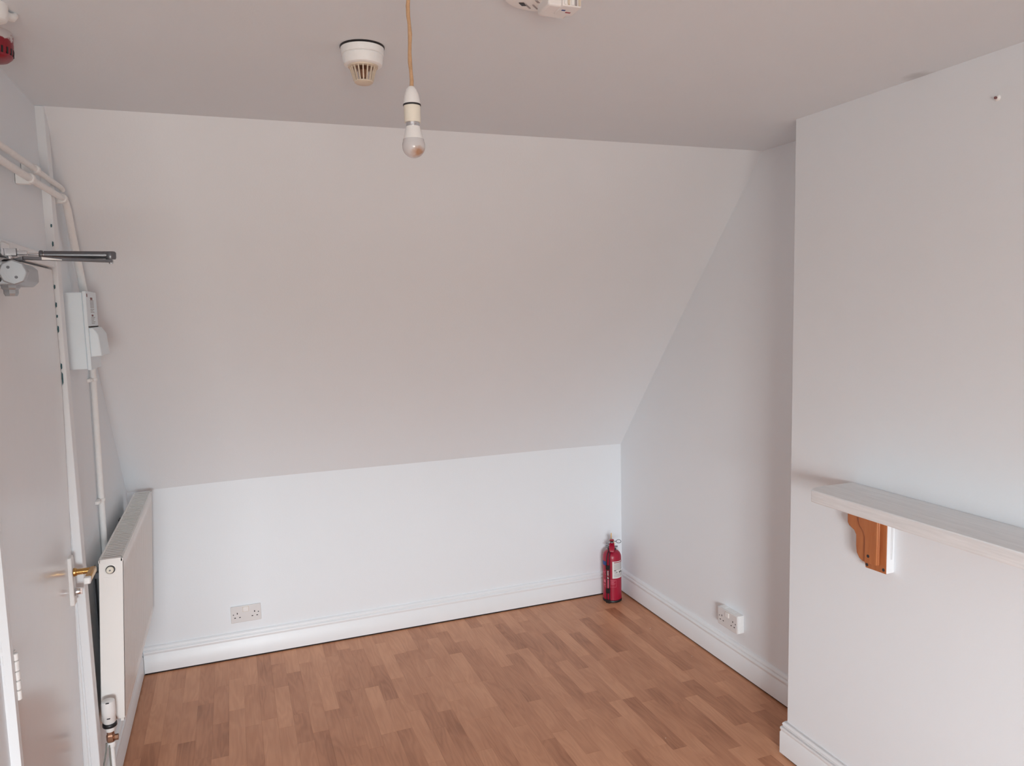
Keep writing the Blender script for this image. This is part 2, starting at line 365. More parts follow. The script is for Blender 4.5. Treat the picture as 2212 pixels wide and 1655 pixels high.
MB().box((x0 - .04, FRONT - .09, z0 - .02), (x1 + .04, FRONT + .05, z0)).build('window_sill', GLOSS, wn, bevel=.004)
for a, b in ((x0 + t, (x0 + x1) / 2 - .025), ((x0 + x1) / 2 + .025, x1 - t)):
    MB().box((a, yy - .002, z0 + t), (b, yy + .002, z1 - t)).build('pane', GLASS, wn)

# ------------------------------------------------------------------ skirtings: moulded profile swept along the wall foot
SK = [(0, .0075), (.018, .0075), (.018, .092), (.0155, .095), (.0155, .101), (.0175, .104), (.0175, .111), (.0145, .1155), (.0105, .117), (.0105, .121), (.0125, .124), (.011, .130), (.005, .137), (0, .138)]
def skirt(name, path, label):
    """path in plan with the room on its left-hand side; mitred corners"""
    n = len(path); P = [Vector(p) for p in path]; rings = []
    for i in range(n):
        d0 = (P[i] - P[i - 1]).normalized() if i else (P[1] - P[0]).normalized()
        d1 = (P[i + 1] - P[i]).normalized() if i < n - 1 else d0
        n0 = Vector((-d0.y, d0.x)); n1 = Vector((-d1.y, d1.x)); m_ = (n0 + n1); m_ = m_ / m_.dot(n0)
        rings.append([(P[i].x + m_.x * q, P[i].y + m_.y * q, z) for q, z in SK])
    mb = MB(); k = len(SK)
    fs = []
    for i in range(n - 1):
        for j in range(k):
            j2 = (j + 1) % k; fs.append((i * k + j, i * k + j2, (i + 1) * k + j2, (i + 1) * k + j))
    fs.append(tuple(range(k))); fs.append(tuple(range((n - 1) * k, n * k))[::-1])
    mb._add([v for r in rings for v in r], fs)
    o = mb.build(name, GLOSS)
    s = MB()                                       # dark filler block standing in for the shadow under the board
    for i in range(n - 1):
        d = (P[i + 1] - P[i]).normalized(); nn = Vector((-d.y, d.x)); a, b = P[i], P[i + 1]
        q = [a + nn * .002, b + nn * .002, b + nn * .012, a + nn * .012]
        s.hexa([(v.x, v.y, -.0075) for v in q], [(v.x, v.y, .0074) for v in q])
    s.build('gap_shade_fill', GAP, o, smooth=False)
    st(o, label, 'skirting')
    return o
skirt('baseboard_back', [(XR, YB), (XL + .02, YB)], 'white moulded skirting along the low knee wall')
skirt('baseboard_right', [(XR, CH1 + .02), (XR, YB - .019)], 'white moulded skirting along the alcove wall')
skirt('baseboard_chimney', [(XC, CH0), (XC, CH1), (XR - .02, CH1)], 'white moulded skirting around the chimney breast foot')
skirt('baseboard_left', [(XL, YB - .02), (XL, 2.70)], 'white moulded skirting below the radiator')

# ------------------------------------------------------------------ door, its frame and furniture
def door_x(z, y=2.634): return -0.4965 - 0.033 * max(0, min(1, (1.55 - z) / 1.3)) * (y - 1.868) / .766    # the leaf is twisted: its lock edge leans away at the bottom
d1 = thing('door_1', (XL, 2.24, 0), 'glossy off-white door seen edge-on in the left wall', 'door', kind='structure')
lf = MB(); zs = [0.012 + (1.898 - .012) * i / 12 for i in range(13)]
ring = []
for z in zs:
    fx = door_x(z); fh = door_x(z, 1.868); ring.append([(fh - .04, 1.868, z), (fh, 1.868, z), (fx, 2.634, z), (fx - .04, 2.634, z)])
v = [p for r in ring for p in r]; f = [(0, 3, 2, 1), (48, 49, 50, 51)]
for i in range(12):
    for j in range(4): f.append((i * 4 + j, i * 4 + (j + 1) % 4, i * 4 + 4 + (j + 1) % 4, i * 4 + 4 + j))
lf._add(v, f); leaf = lf.build('door_leaf', DOORP, d1, bevel=.003)
# hinge on the near edge
def hinge(zb):
    h = MB()
    hx = door_x(zb, 1.868) + .0075
    for a, b in ((0, .022), (.0235, .044), (.0455, .066), (.0675, .09), (.0915, .108)):
        h.lathe([(.0055, zb + a), (.007, zb + a + .001), (.007, zb + b - .001), (.0055, zb + b)], (hx, 1.8715, 0), 14)
    h.box((hx - .009, 1.874, zb + .004), (hx - .0055, 1.902, zb + .104))
    return h.build('hinge', PAINTED, d1)
hinge(.905); hinge(1.58)
# handle
hz = .936
hp = MB(); hx = door_x(hz, 2.58)
hp.box((hx - .002, 2.560, hz - .075), (hx + .012, 2.600, hz + .077))
plate = hp.build('handle_plate', PAINTED, d1, bevel=.003)
lv = MB(); hzl = hz + .026
lv.tube([(hx + .011, 2.581, hzl), (hx + .070, 2.581, hzl)], .0095, 16)
lv.lathe([(.013, 0), (.0135, .004), (.0115, .009)], (hx + .012, 2.581, hzl), 18, 'x')
lever = lv.build('handle_lever', BRASS, plate); lever['label'] = 'worn brass lever'
l2 = MB(); l2.box((hx + .056, 2.497, hzl - .010), (hx + .074, 2.592, hzl + .010)); l2.build('handle_grip', BRASS, plate, bevel=.004)
l3 = MB(); l3.box((hx + .0555, 2.475, hzl - .0105), (hx + .0745, 2.4965, hzl + .0105)); q = l3.build('handle_tip', PAINTED, plate, bevel=.004); q['label'] = 'white paint-covered tip'
th = MB(); th.lathe([(.011, 0), (.012, .006), (.009, .016)], (hx + .012, 2.581, hz - .036), 18, 'x'); th.box((hx + .02, 2.578, hz - .046), (hx + .032, 2.584, hz - .026))
q = th.build('lock_knob', CHROME, plate)
# frame: far post up to the ceiling, near post, head
tp = MB()
tp.box((XL - .06, 2.645, 0), (-.484, 2.700, ZC)).box((XL - .058, 2.6375, 0), (-.4935 - .02, 2.646, 1.90))
p1 = tp.build('trim_1', GLOSS, bevel=.0025); st(p1, 'white far door post rising beside the conduit to the ceiling', 'door frame')
for zc_, l_, dy in ((1.845, .010, 0), (1.79, .012, 0), (1.755, .007, 0), (1.715, .016, 0), (1.60, .014, 0), (1.562, .030, 0), (2.03, .008, 1), (1.975, .012, 1)):
    l_ *= .7; c = MB(); a = -.4970 if dy == 0 else -.492
    c.prism([(a, zc_ - l_), (a + .003, zc_ - l_ * .6), (a + .0035, zc_ + l_ * .7), (a + .0005, zc_ + l_), (a - .0008, zc_)], 'y', 2.6425, 2.6455)
    q = c.build('paint_chip', TEAL, p1, smooth=False); q['label'] = 'dark teal chip where old paint shows'
tn = MB().box((XL - .06, 1.842, 0), (-.4885, 1.862, 1.94))
for z in (.955, 1.0, 1.03): tn.box((-.5060, 1.8412, z), (-.5035, 1.8425, z + .022))
st(tn.build('trim_2', GLOSS, bevel=.003), 'bright white near door post at the hinge side', 'door frame')
st(MB().box((XL - .06, 1.86, 1.903), (-.489, 2.645, 1.938)).build('trim_3', GLOSS, bevel=.003), 'white door head under the blank wall panel', 'door frame')

# door closer
dc = thing('door_closer', (-.47, 2.05, 1.85), 'grey overhead door closer with folded arm at the top of the door', 'door closer')
b = MB(); DX = -.4972
b.prism([(DX, 1.826), (-.442, 1.826), (-.430, 1.838), (-.430, 1.866), (-.442, 1.878), (DX, 1.878)], 'y', 1.958, 2.125)
b.build('body', STEEL, dc, bevel=.003)
e = MB(); e.lathe([(.027, 0), (.0285, .004), (.0285, .020)], (-.4420, 1.940, 1.853), 8, 'y'); q = e.build('end_cap', STEEL, dc, bevel=.002, smooth=False)
for dx, dz in ((-.008, .011), (.006, -.011)):
    MB().lathe([(.0030, 0), (.0034, .002)], (-.4420 + dx, 1.9385, 1.853 + dz), 12, 'y').build('cap_screw', GREYM, q)
bp_ = MB().box((DX - .002, 1.950, 1.822), (DX + .012, 2.10, 1.884)); bp_.build('mounting_plate', CHROME, dc, bevel=.002)
for z in (1.838, 1.868):
    s_ = MB().lathe([(.0065, 0), (.0065, .003)], (-.4745, 1.9555, z), 16, 'y').build('plate_screw', DARK, dc)
    MB().lathe([(.0035, 0), (.0035, .002)], (-.4745, 1.9540, z), 12, 'y').build('screw_head', CHROME, s_)
k = MB().lathe([(.012, -.024), (.015, -.018), (.015, -.010), (.019, -.006), (.019, .0)], (-.462, 2.00, 1.826), 8); k.build('adjusting_knob', STEEL, dc, smooth=False)
pv = MB().lathe([(.017, 0), (.017, .007), (.012, .010)], (-.466, 2.035, 1.878), 20); pv.build('arm_pivot', DARK, dc)
MB().lathe([(.006, 0), (.0055, .006), (.002, .009)], (-.467, 2.035, 1.888), 14).build('pivot_bolt', CHROME, dc)
am = MB()
am.hexa([(-.462, 2.026, 1.880), (-.440, 2.030, 1.884), (-.440, 2.052, 1.884), (-.464, 2.046, 1.880)], [(-.462, 2.026, 1.887), (-.440, 2.030, 1.895), (-.440, 2.052, 1.895), (-.464, 2.046, 1.887)])
am.hexa([(-.440, 2.030, 1.887), (-.262, 2.084, 1.8835), (-.262, 2.106, 1.8835), (-.440, 2.052, 1.887)], [(-.440, 2.030, 1.895), (-.262, 2.084, 1.8905), (-.262, 2.106, 1.8905), (-.440, 2.052, 1.895)])
a_ = am.build('main_arm', GREYM, dc, bevel=.001)
pt = MB().hexa([(-.404, 2.0400, 1.8868), (-.365, 2.0520, 1.8863), (-.365, 2.0535, 1.8863), (-.404, 2.0415, 1.8868)], [(-.404, 2.0400, 1.8935), (-.365, 2.0520, 1.8880), (-.365, 2.0535, 1.8880), (-.404, 2.0415, 1.8935)])
q = pt.build('paint_splash', PAINTED, a_, smooth=False); q['label'] = 'splash of white paint'
fa = MB(); fa.tube([(-.408, 2.088, 1.902), (-.400, 2.089, 1.902), (-.268, 2.095, 1.902)], .0092, 16); fa.lathe([(.011, 0), (.0125, .004), (.0125, .016), (.010, .019)], (-.2665, 2.095, 1.8915), 18)
fo = fa.build('forearm_tube', GREYM, dc)
MB().tube([(-.452, 2.086, 1.9035), (-.406, 2.088, 1.902)], .0032, 10).build('forearm_rod', CHROME, fo)
MB().lathe([(.010, 0), (.011, .003), (.010, .007)], (-.417, 2.088, 1.902), 12, 'x').build('locking_nut', GREYM, fo)
MB().lathe([(.005, 0), (.005, .016)], (-.2665, 2.095, 1.880), 12).build('elbow_pin', CHROME, dc)
br = MB()
br.box((-.489, 2.055, 1.8985), (-.486, 2.125, 1.930)).box((-.486, 2.074, 1.8985), (-.460, 2.077, 1.916)).box((-.486, 2.102, 1.8985), (-.460, 2.105, 1.916)).box((-.463, 2.074, 1.8985), (-.460, 2.105, 1.916))
br.build('frame_bracket', CHROME, dc, bevel=.001)
MB().box((-.462, 2.079, 1.9000), (-.440, 2.093, 1.911)).build('rod_clevis', CHROME, dc, bevel=.002)

# ------------------------------------------------------------------ conduits on the left wall
PX = -.476
def conduit(name, path, r, label, m=PAINTED, clips=()):
    t_ = thing(name, path[0], label, 'conduit', 'conduits on the left wall'); rm = r if not isinstance(r, list) else r[0]
    MB().tube(path, r, 14).build('pipe', m, t_)
    for c in clips:
        c_ = MB(); p = Vector(c[:3]); r_ = rm
        if c[3] == 'y':
            c_.lathe([(r_ + .004, -.012), (r_ + .005, -.008), (r_ + .005, .008), (r_ + .004, .012)], p, 14, 'y'); c_.box((XL + .001, p.y - .011, p.z - r_ - .006), (p.x, p.y + .011, p.z + r_ + .006))
        else:
            c_.lathe([(r_ + .003, -.006), (r_ + .0035, 0), (r_ + .003, .006)], p, 14, 'z'); c_.box((XL, p.y - .055, p.z - .006), (XL + .013, p.y + .004, p.z + .006))
            c_.lathe([(.006, 0), (.006, .006)], (XL + .012, p.y - .045, p.z), 10, 'x')
        c_.build('saddle_clip', m, t_, bevel=.0015)
    return t_
conduit('electrical_conduit', [(PX, 1.0, 2.117), (PX, 1.9, 2.118), (PX, 2.40, 2.122), (PX, 2.785, 2.130), (PX, 2.812, 2.126), (PX, 2.835, 2.105), (PX, 2.896, 2.005), (PX, 2.95, 1.930), (PX, 3.012, 1.838)], [.0095] * 4 + [.0105, .0115, .012, .012, .012],
        'thick white painted conduit bending down along the sloping wall', clips=((PX, 2.345, 2.1215, 'y'), (PX, 2.77, 2.1295, 'y')))
conduit('electrical_conduit', [(PX, 1.0, 2.152), (PX, 1.9, 2.153), (PX, 2.745, 2.161), (PX, 2.768, 2.1595), (PX, 2.775, 2.155)], .0082,
        'thin upper white conduit running above the thick one', clips=((PX, 2.42, 2.158, 'y'),))
conduit('electrical_conduit', [(-.4945, 3.185, 1.62), (-.4945, 3.150, 1.2), (-.4945, 3.118, .80)], .0105,
        'vertical white conduit running from the fuse box down behind the radiator', clips=((-.4945, 3.177, 1.515, 'z'), (-.4945, 3.137, 1.060, 'z')))

# fuse box
fb = thing('fuse_box', (XL, 2.88, 1.58), 'white wall-mounted fuse box above the vertical conduit', 'fuse box')
MB().box((XL, 2.79, 1.578), (-.4475, 2.985, 1.832)).build('back_box', BLUEW, fb, bevel=.003)
lid = MB().box((-.4475, 2.787, 1.575), (-.436, 2.988, 1.836)).build('front_cover', BLUEW, fb, bevel=.002)
cv = MB().prism([(-.437, 1.715), (-.424, 1.715), (-.410, 1.692), (-.404, 1.62), (-.437, 1.618)], 'y', 2.795, 2.975)
cv.build('raised_flap', BLUEW, fb, bevel=.003)
MB().box((-.4365, 2.79, 1.716), (-.4345, 2.98, 1.7195)).build('flap_joint', GAP, fb)
MB().lathe([(.006, 0), (.006, .0015)], (-.4365, 2.803, 1.822), 14, 'x').build('cover_screw', INKM, fb)
def bars(parent, m, items, name='printed_text'):
    b_ = MB()
    for y0_, y1_, z0_, z1_ in items: b_.box((-.4362, y0_, z0_), (-.4354, y1_, z1_))
    o = b_.build(name, m, parent, smooth=False)
    if len(items) > 1: o['kind'] = 'stuff'
    return o
bars(lid, INKM, [(2.865, 2.905, 1.808, 1.816)], 'warning_mark'); bars(lid, INKM, [(2.868, 2.900, 1.752, 1.7585)], 'warning_mark')
it = [(2.855, 2.925, 1.8045 - .0045 * i, 1.8065 - .0045 * i) for i in range(6)] + [(2.855, 2.925 - .02 * (i % 2), 1.7755 - .005 * i, 1.7775 - .005 * i) for i in range(3)] + [(2.857, 2.93 - .015 * (i % 3), 1.7475 - .005 * i, 1.7495 - .005 * i) for i in range(5)]
bars(lid, INKG, it, 'printed_lines')

# ------------------------------------------------------------------ radiator (leaning a little, as it hangs)
RB, RF, RY0, RY1, RZ0, RZ1 = -.463, -.388, 2.783, 3.800, .348, .930
def lean(v): return (v[0] - (RZ1 - v[2]) * .057, v[1], v[2])
rd = thing('radiator', (-.45, 3.29, .15), 'white double panel radiator on the left wall beside the door', 'radiator')
def rib_panel(xa, xb, out):
    """pressed panel with vertical flutes"""
    m_ = MB(lean); pts = []; n = 30; L0, L1 = RY0 + .006, RY1 - .006
    for i in range(n):
        y0_ = L0 + (L1 - L0) * i / n; d = (L1 - L0) / n
        for q, e_ in ((0, 0), (.35, 0), (.5, 1), (.8, 1), (.95, 0)): pts.append((y0_ + d * q, e_))
    pts.append((L1, 0))
    v_ = []; f_ = []
    for zz, dep in ((RZ0, 0), (RZ0 + .03, 0), (RZ0 + .05, 1), (RZ1 - .06, 1), (RZ1 - .035, 0), (RZ1 - .006, 0)):
        for y_, e_ in pts: v_.append((xb - out * .004 * e_ * dep, y_, zz))
    k_ = len(pts)
    for j in range(5):
        for i in range(k_ - 1):
            a = j * k_ + i; f_.append((a, a + 1, a + k_ + 1, a + k_) if out > 0 else (a, a + k_, a + k_ + 1, a + 1))
    m_._add(v_, f_); m_.box((xa, L0, RZ0), (xb - out * .0045 if out > 0 else xb + .0045, L1, RZ1 - .006)) if out > 0 else m_.box((xb + .0045, L0, RZ0), (xa, L1, RZ1 - .006))
    return m_
rib_panel(RF - .014, RF, 1).build('front_panel', RADP, rd)
rib_panel(RB + .014, RB, -1).build('rear_panel', RADP, rd)
fin = MB(lean)
for i in range(66):
    y_ = RY0 + .02 + (RY1 - RY0 - .04) * i / 65; fin.box((RB + .016, y_ - .0006, RZ0 + .03), (RF - .016, y_ + .0006, RZ1 - .03))
q = fin.build('convector_fins', RADP, rd, smooth=False); q['kind'] = 'stuff'
ends = MB(lean).box((RB + .001, RY0, RZ0 + .012), (RF - .001, RY0 + .004, RZ1)); ends.build('end_panel', RADP, rd, bevel=.002)
MB(lean).box((RB + .001, RY1 - .004, RZ0 + .012), (RF - .001, RY1, RZ1)).build('end_panel', RADP, rd, bevel=.002)
rail = MB(lean).box((RB, RY0, RZ1 - .012), (RB + .006, RY1, RZ1 + .001)).box((RF - .008, RY0, RZ1 - .012), (RF, RY1, RZ1 + .001)).box((RB, RY0, RZ1 - .002), (RF, RY0 + .007, RZ1 + .001)).box((RB, RY1 - .007, RZ1 - .002), (RF, RY1, RZ1 + .001))
rail.build('grille_frame', RADP, rd, bevel=.0012)
gr = MB(lean); NS = 46
for i in range(NS):
    y_ = RY0 + .010 + (RY1 - RY0 - .020) * (i + .5) / NS; gr.box((RB + .006, y_ - .0066, RZ1 - .004), (RF - .008, y_ + .0066, RZ1 - .0012))
q = gr.build('grille_slats', RADP, rd, smooth=False); q['kind'] = 'stuff'
MB(lean).box((RB + .006, RY0 + .006, RZ1 - .018), (RF - .008, RY1 - .006, RZ1 - .016)).build('grille_shade_sheet', GAP, rd, smooth=False)  # dark sheet below the slats, shade inside the radiator put in as colour
rx = (RB + RF) / 2 - .001
bl = MB(lean).lathe([(.0185, 0), (.019, -.002), (.0165, -.003), (.0150, -.003)], (rx, RY0, RZ1 - .036), 24, 'y', cap=False)
q = bl.build('vent_collar', RADP, rd)
MB(lean).lathe([(.0152, -.0004), (.0152, -.0006)], (rx, RY0, RZ1 - .036), 24, 'y').build('vent_recess', DARK, q)
pg = MB(lean).lathe([(.0118, 0), (.0118, -.006), (.009, -.0085)], (rx - .001, RY0, RZ1 - .037), 20, 'y').build('vent_plug', CREAM, rd)
MB(lean).lathe([(.0035, -.0086), (.0035, -.0092)], (rx - .001, RY0, RZ1 - .037), 4, 'y').build('vent_key_hole', GREYM, pg)
MB(lean).box((rx - .020, RY0 - .0006, RZ1 - .105), (rx + .020, RY0 + .001, RZ1 - .062)).build('maker_sticker', RADP, rd, bevel=.0004)
for y_ in (2.95, 3.62):
    MB().prism([(XL, .40), (XL + .004, .40), (XL + .004, .86), (XL, .86)], 'y', y_ - .02, y_ + .02).box((XL, y_ - .015, .46), (-.488, y_ + .015, .48)).box((XL, y_ - .015, .82), (-.462, y_ + .015, .84)).build('wall_bracket', GREYM, rd)
# valve and pipes at the near end
vx, vy = -.461, 2.735
tv = MB()
tv.lathe([(.017, .378), (.0195, .381), (.0200, .402), (.0215, .404), (.0220, .425), (.0215, .447), (.020, .455), (.014, .4585), (.002, .459)], (vx, vy, 0), 28)
hd = tv.build('valve_head', PLAST, rd)
for z in (.400, .4545): MB().box((vx - .004, vy - .0232, z), (vx + .006, vy - .0195, z + .0025)).build('valve_mark', INK, hd)
MB().lathe([(.0215, .3655), (.0225, .367), (.0225, .376), (.021, .378)], (vx, vy, 0), 24).build('valve_collar', DARK, rd)
MB().lathe([(.0135, .348), (.0145, .351), (.0145, .365)], (vx, vy, 0), 12).build('valve_neck', PLAST, rd)
vb = MB().lathe([(.0135, .312), (.014, .318), (.014, .332), (.0115, .337), (.0115, .349)], (vx, vy, 0), 6).tube([(vx, vy, .345), (vx + .002, vy + .03, .362), (vx + .006, RY0 + .02, .372)], [.010, .0105, .011], 14)
vb.lathe([(.0085, 0), (.010, .004), (.010, .014)], (vx + .009, vy, .322), 6, 'x').build('valve_body', COPPER, rd, smooth=False)
MB().lathe([(.0105, .290), (.0135, .297), (.0135, .311)], (vx, vy, 0), 12).build('compression_nut', PAINTED, rd)
MB().tube([(vx, vy, .300), (vx + .001, vy, .20), (vx + .001, vy - .002, .17)] + arc((vx - .024, vy - .002, .165), (1, 0, 0), (0, 0, -1), .025, .25, 1.4, 6) + [(vx - .052, vy + .0, .138), (XL + .006, vy + .01, .136)], .0078, 14).build('supply_pipe', PAINTED, rd)
cb = thing('loose_cable', (vx - .010, vy - .012, .300), 'two thin grey cables hanging from the radiator valve', 'cable')
MB().tube([(vx - .012, vy - .0165, .315), (vx - .014, vy - .0175, .290), (vx - .021, vy - .020, .255), (vx - .034, vy - .024, .205), (vx - .046, vy - .030, .150), (vx - .050, vy - .04, .07), (vx - .050, vy - .04, .004)], .0026, 8).build('cable_strand', CABLE, cb)
MB().tube([(vx - .004, vy - .0185, .305), (vx - .004, vy - .0185, .285), (vx - .004, vy - .020, .23), (vx - .002, vy - .020, .185), (vx - .006, vy - .016, .168)], .0023, 8).build('cable_strand', CABLE, cb)

# ------------------------------------------------------------------ sockets
def socket(loc, u, nrm, label, surface, plastic):
    """double switched socket; loc = centre on the wall, u = to the viewer's right along the wall, nrm = into the room"""
    u, nrm, up = Vector(u), Vector(nrm), Vector((0, 0, 1)); c = Vector(loc)
    t_ = thing('double_socket', c, label, 'socket', 'double sockets low on the walls')
    def bx(a0, a1, b0, b1, n0, n1):
        mb = MB(); p = [c + u * a + up * b_ + nrm * n_ for n_ in (n0, n1) for a, b_ in ((a0, b0), (a1, b0), (a1, b1), (a0, b1))]
        flip = u.cross(up).dot(nrm) < 0
        fs = [(3, 2, 1, 0), (4, 5, 6, 7), (0, 1, 5, 4), (1, 2, 6, 5), (2, 3, 7, 6), (3, 0, 4, 7)]
        mb._add(p, [q_[::-1] for q_ in fs] if flip else fs); return mb
    base = 0
    if surface:
        bx(-.073, .073, -.043, .043, -.001, .032).build('back_box', PAINTED, t_, bevel=.003); base = .031
        for a in (-.045, .02): bx(a, a + .012, .043, .0436, .004, .028).build('paint_run', PAINTED, t_)
    fp = bx(-.073, .073, -.043, .043, base, base + .008).build('face_plate', plastic, t_, bevel=.003)
    def hole(a, b_, w_, h_, m_=DARK, nm='pin_hole'):
        return bx(a - w_ / 2, a + w_ / 2, b_ - h_ / 2, b_ + h_ / 2, base + .0075, base + .0084).build(nm, m_, fp)
    for s_ in (-1, 1):
        cx = s_ * .0415
        hole(cx, .006, .0045, .0085); hole(cx - .0115, -.016, .0075, .0045); hole(cx + .0115, -.016, .0075, .0045)
        sc = MB(); pos = c + u * (s_ * .060) + up * .001 + nrm * (base + .007)
        sc.lathe([(.0032, 0), (.0032, .0014)], pos, 12, 'y' if abs(nrm.y) > .5 else 'x') if (nrm.y + nrm.x) > 0 else sc.lathe([(.0032, -.0014), (.0032, 0)], pos, 12, 'y' if abs(nrm.y) > .5 else 'x')
        sc.build('plate_screw', GREYM, fp)
    rk = bx(-.0135, .0135, .012, .036, base + .006, base + .0125).build('rocker_switch', PLAST, fp, bevel=.002)
    bx(-.0150, .0150, .0105, .0375, base + .006, base + .0083).build('rocker_surround', AGED, fp)
    return t_
socket((-.009, YB, .228), (1, 0, 0), (0, -1, 0), 'flush white double socket low on the knee wall', False, PLAST2)
socket((XR, 2.822, .247), (0, -1, 0), (-1, 0, 0), 'surface-mounted white double socket on the alcove wall', True, PLAST2)

# ------------------------------------------------------------------ mantel shelf and its bracket
SHZ, SHB = 1.141, 1.101
sh = MB().prism([(XC - .001, 1.877), (1.765, 1.879), (1.741, 1.872), (1.722, 1.858), (1.719, 1.840), (1.727, .72), (XC - .001, .70)], 'z', SHB, SHZ)
so = sh.build('mantel_shelf', SHELFP, bevel=.003)
tag(so, 'thick grey-white painted wooden mantel shelf on the chimney breast', 'shelf')
bk = thing('shelf_bracket', (XC, 1.78, .885), 'orange varnished wooden bracket with white side under the mantel shelf', 'bracket')
BX = XC - .037
outer = [(1.706, .884), (1.786, .881), (1.790, .900), (1.806, .906), (1.817, .922), (1.822, .945), (1.823, .982), (1.830, .993), (1.852, 1.004), (1.860, 1.014), (1.862, SHB), (1.706, SHB)]
MB().prism(outer, 'x', XC - .0235, XC).build('backing_board', GLOSS, bk, bevel=.003)
plate_ = [(1.7075, .8855), (1.786, .8815), (1.790, .900), (1.7905, .915), (1.7905, SHB), (1.7075, SHB)]
MB().prism(outer, 'x', BX + .006, XC - .0235).build('orange_plate', PINE, bk, bevel=.0015)
inn = [(1.728, .905), (1.790, .9005), (1.806, .9075), (1.817, .923), (1.8205, .945), (1.8215, .982), (1.829, .994), (1.851, 1.005), (1.858, 1.015), (1.860, SHB), (1.728, SHB)]
MB().prism(inn, 'x', BX - .003, BX + .006).build('corbel_face', PINE, bk, bevel=.006, segs=3)
nar = [(1.7285, .906), (1.779, .902), (1.779, .985), (1.786, 1.003), (1.800, 1.016), (1.806, 1.03), (1.808, SHB), (1.7285, SHB)]
MB().prism(nar, 'x', BX - .0095, BX - .0025).build('corbel_face', PINE, bk, bevel=.005, segs=3)
q = MB().box((BX + .007, 1.7038, .886), (XC, 1.7062, SHB)).build('painted_side', GLOSS, bk, bevel=.0008); q['label'] = 'white painted side'
side = MB()
for q_ in (.009, .0135): side.box((XC - q_ - .0007, 1.7034, .93), (XC - q_, 1.7045, SHB - .001))
q = side.build('side_grooves', INKG, bk); q['kind'] = 'stuff'
for (yy_, zz_, xx_) in ((1.762, .928, BX - .0095), (1.780, .892, BX + .006), (1.715, .8955, BX + .006)):
    MB().lathe([(.0052, -.0008), (.0052, .001)], (xx_, yy_, zz_), 12, 'x').build('screw_hole', INK, bk)
# nail in the chimney breast
nl = thing('wall_plug', (XC, 1.424, 2.264), 'small stub of a fixing left high on the chimney breast', 'fixing')
MB().lathe([(.009, .001), (.007, -.003), (.0045, -.006)], (XC, 1.424, 2.264), 14, 'x').build('filler_ring', PAINTED, nl)
MB().lathe([(.0035, 0), (.0035, -.010), (.002, -.012)], (XC, 1.424, 2.264), 10, 'x').build('plug_stub', INKM, nl)

# ------------------------------------------------------------------ fire extinguisher
EX, EY = 2.038, 3.800
ex = thing('fire_extinguisher', (EX, EY, 0), 'red fire extinguisher standing in the far right corner', 'fire extinguisher')
RAD = .0545
MB().lathe([(.054, .0), (.0565, .002), (.0565, .010), (.0555, .013)], (EX, EY, 0), 36).build('base_ring', DARK, ex)
MB().lathe([(.050, .010), (.0560, .017), (RAD, .036), (RAD, .262), (.0530, .276), (.047, .290), (.036, .301), (.024, .306), (.016, .310), (.016, .318)], (EX, EY, 0), 40).build('cylinder', RED, ex)
# directions on the cylinder: angle measured so that 0 looks at the camera
A0 = math.atan2(-EY, -EX)
def cyl(a, z, r): t_ = A0 + math.radians(a); return Vector((EX + r * math.cos(t_), EY + r * math.sin(t_), z))
def patch(name, m, a0, a1, z0, z1, r, parent=None, n=10, th=.0006):
    mb = MB(); v_ = []; f_ = []
    for i in range(n + 1):
        a = a0 + (a1 - a0) * i / n
        v_ += [cyl(a, z0, r), cyl(a, z1, r), cyl(a, z0, r + th), cyl(a, z1, r + th)]
    for i in range(n):
        b_ = i * 4; f_ += [(b_ + 2, b_ + 6, b_ + 7, b_ + 3), (b_, b_ + 1, b_ + 5, b_ + 4), (b_ + 1, b_ + 3, b_ + 7, b_ + 5), (b_, b_ + 4, b_ + 6, b_ + 2)]
    f_ += [(0, 2, 3, 1), (n * 4, n * 4 + 1, n * 4 + 3, n * 4 + 2)]
    mb._add(v_, f_); return mb.build(name, m, parent or ex)
lab = patch('instruction_label', LABELW, 2, 96, .148, .250, RAD + .0004)
patch('label_heading', INKR, 12, 90, .2415, .2460, RAD + .0011, lab)
def rows_(name, m, items, r, parent):
    mb = MB()
    for a0, a1, z0, z1 in items:
        n = max(2, int((a1 - a0) / 8))
        for i in range(n):
            p0, p1 = a0 + (a1 - a0) * i / n, a0 + (a1 - a0) * (i + 1) / n
            mb.hexa([cyl(p0, z0, r), cyl(p0, z0, r + .0004), cyl(p1, z0, r + .0004), cyl(p1, z0, r)][::-1], [cyl(p0, z1, r), cyl(p0, z1, r + .0004), cyl(p1, z1, r + .0004), cyl(p1, z1, r)][::-1])
    o = mb.build(name, m, parent, smooth=False)
    if len(items) > 1: o['kind'] = 'stuff'
    return o
it = [(12, 88 - 9 * (i % 3), .2350 - .0052 * i, .2372 - .0052 * i) for i in range(8)] + [(12, 86 - 12 * (i % 2), .1720 - .005 * i, .1738 - .005 * i) for i in range(4)]
rows_('label_lines', INKG, it, RAD + .0011, lab)
rows_('label_lines', INK, [(12, 26, .1935, .1975)], RAD + .0011, lab)
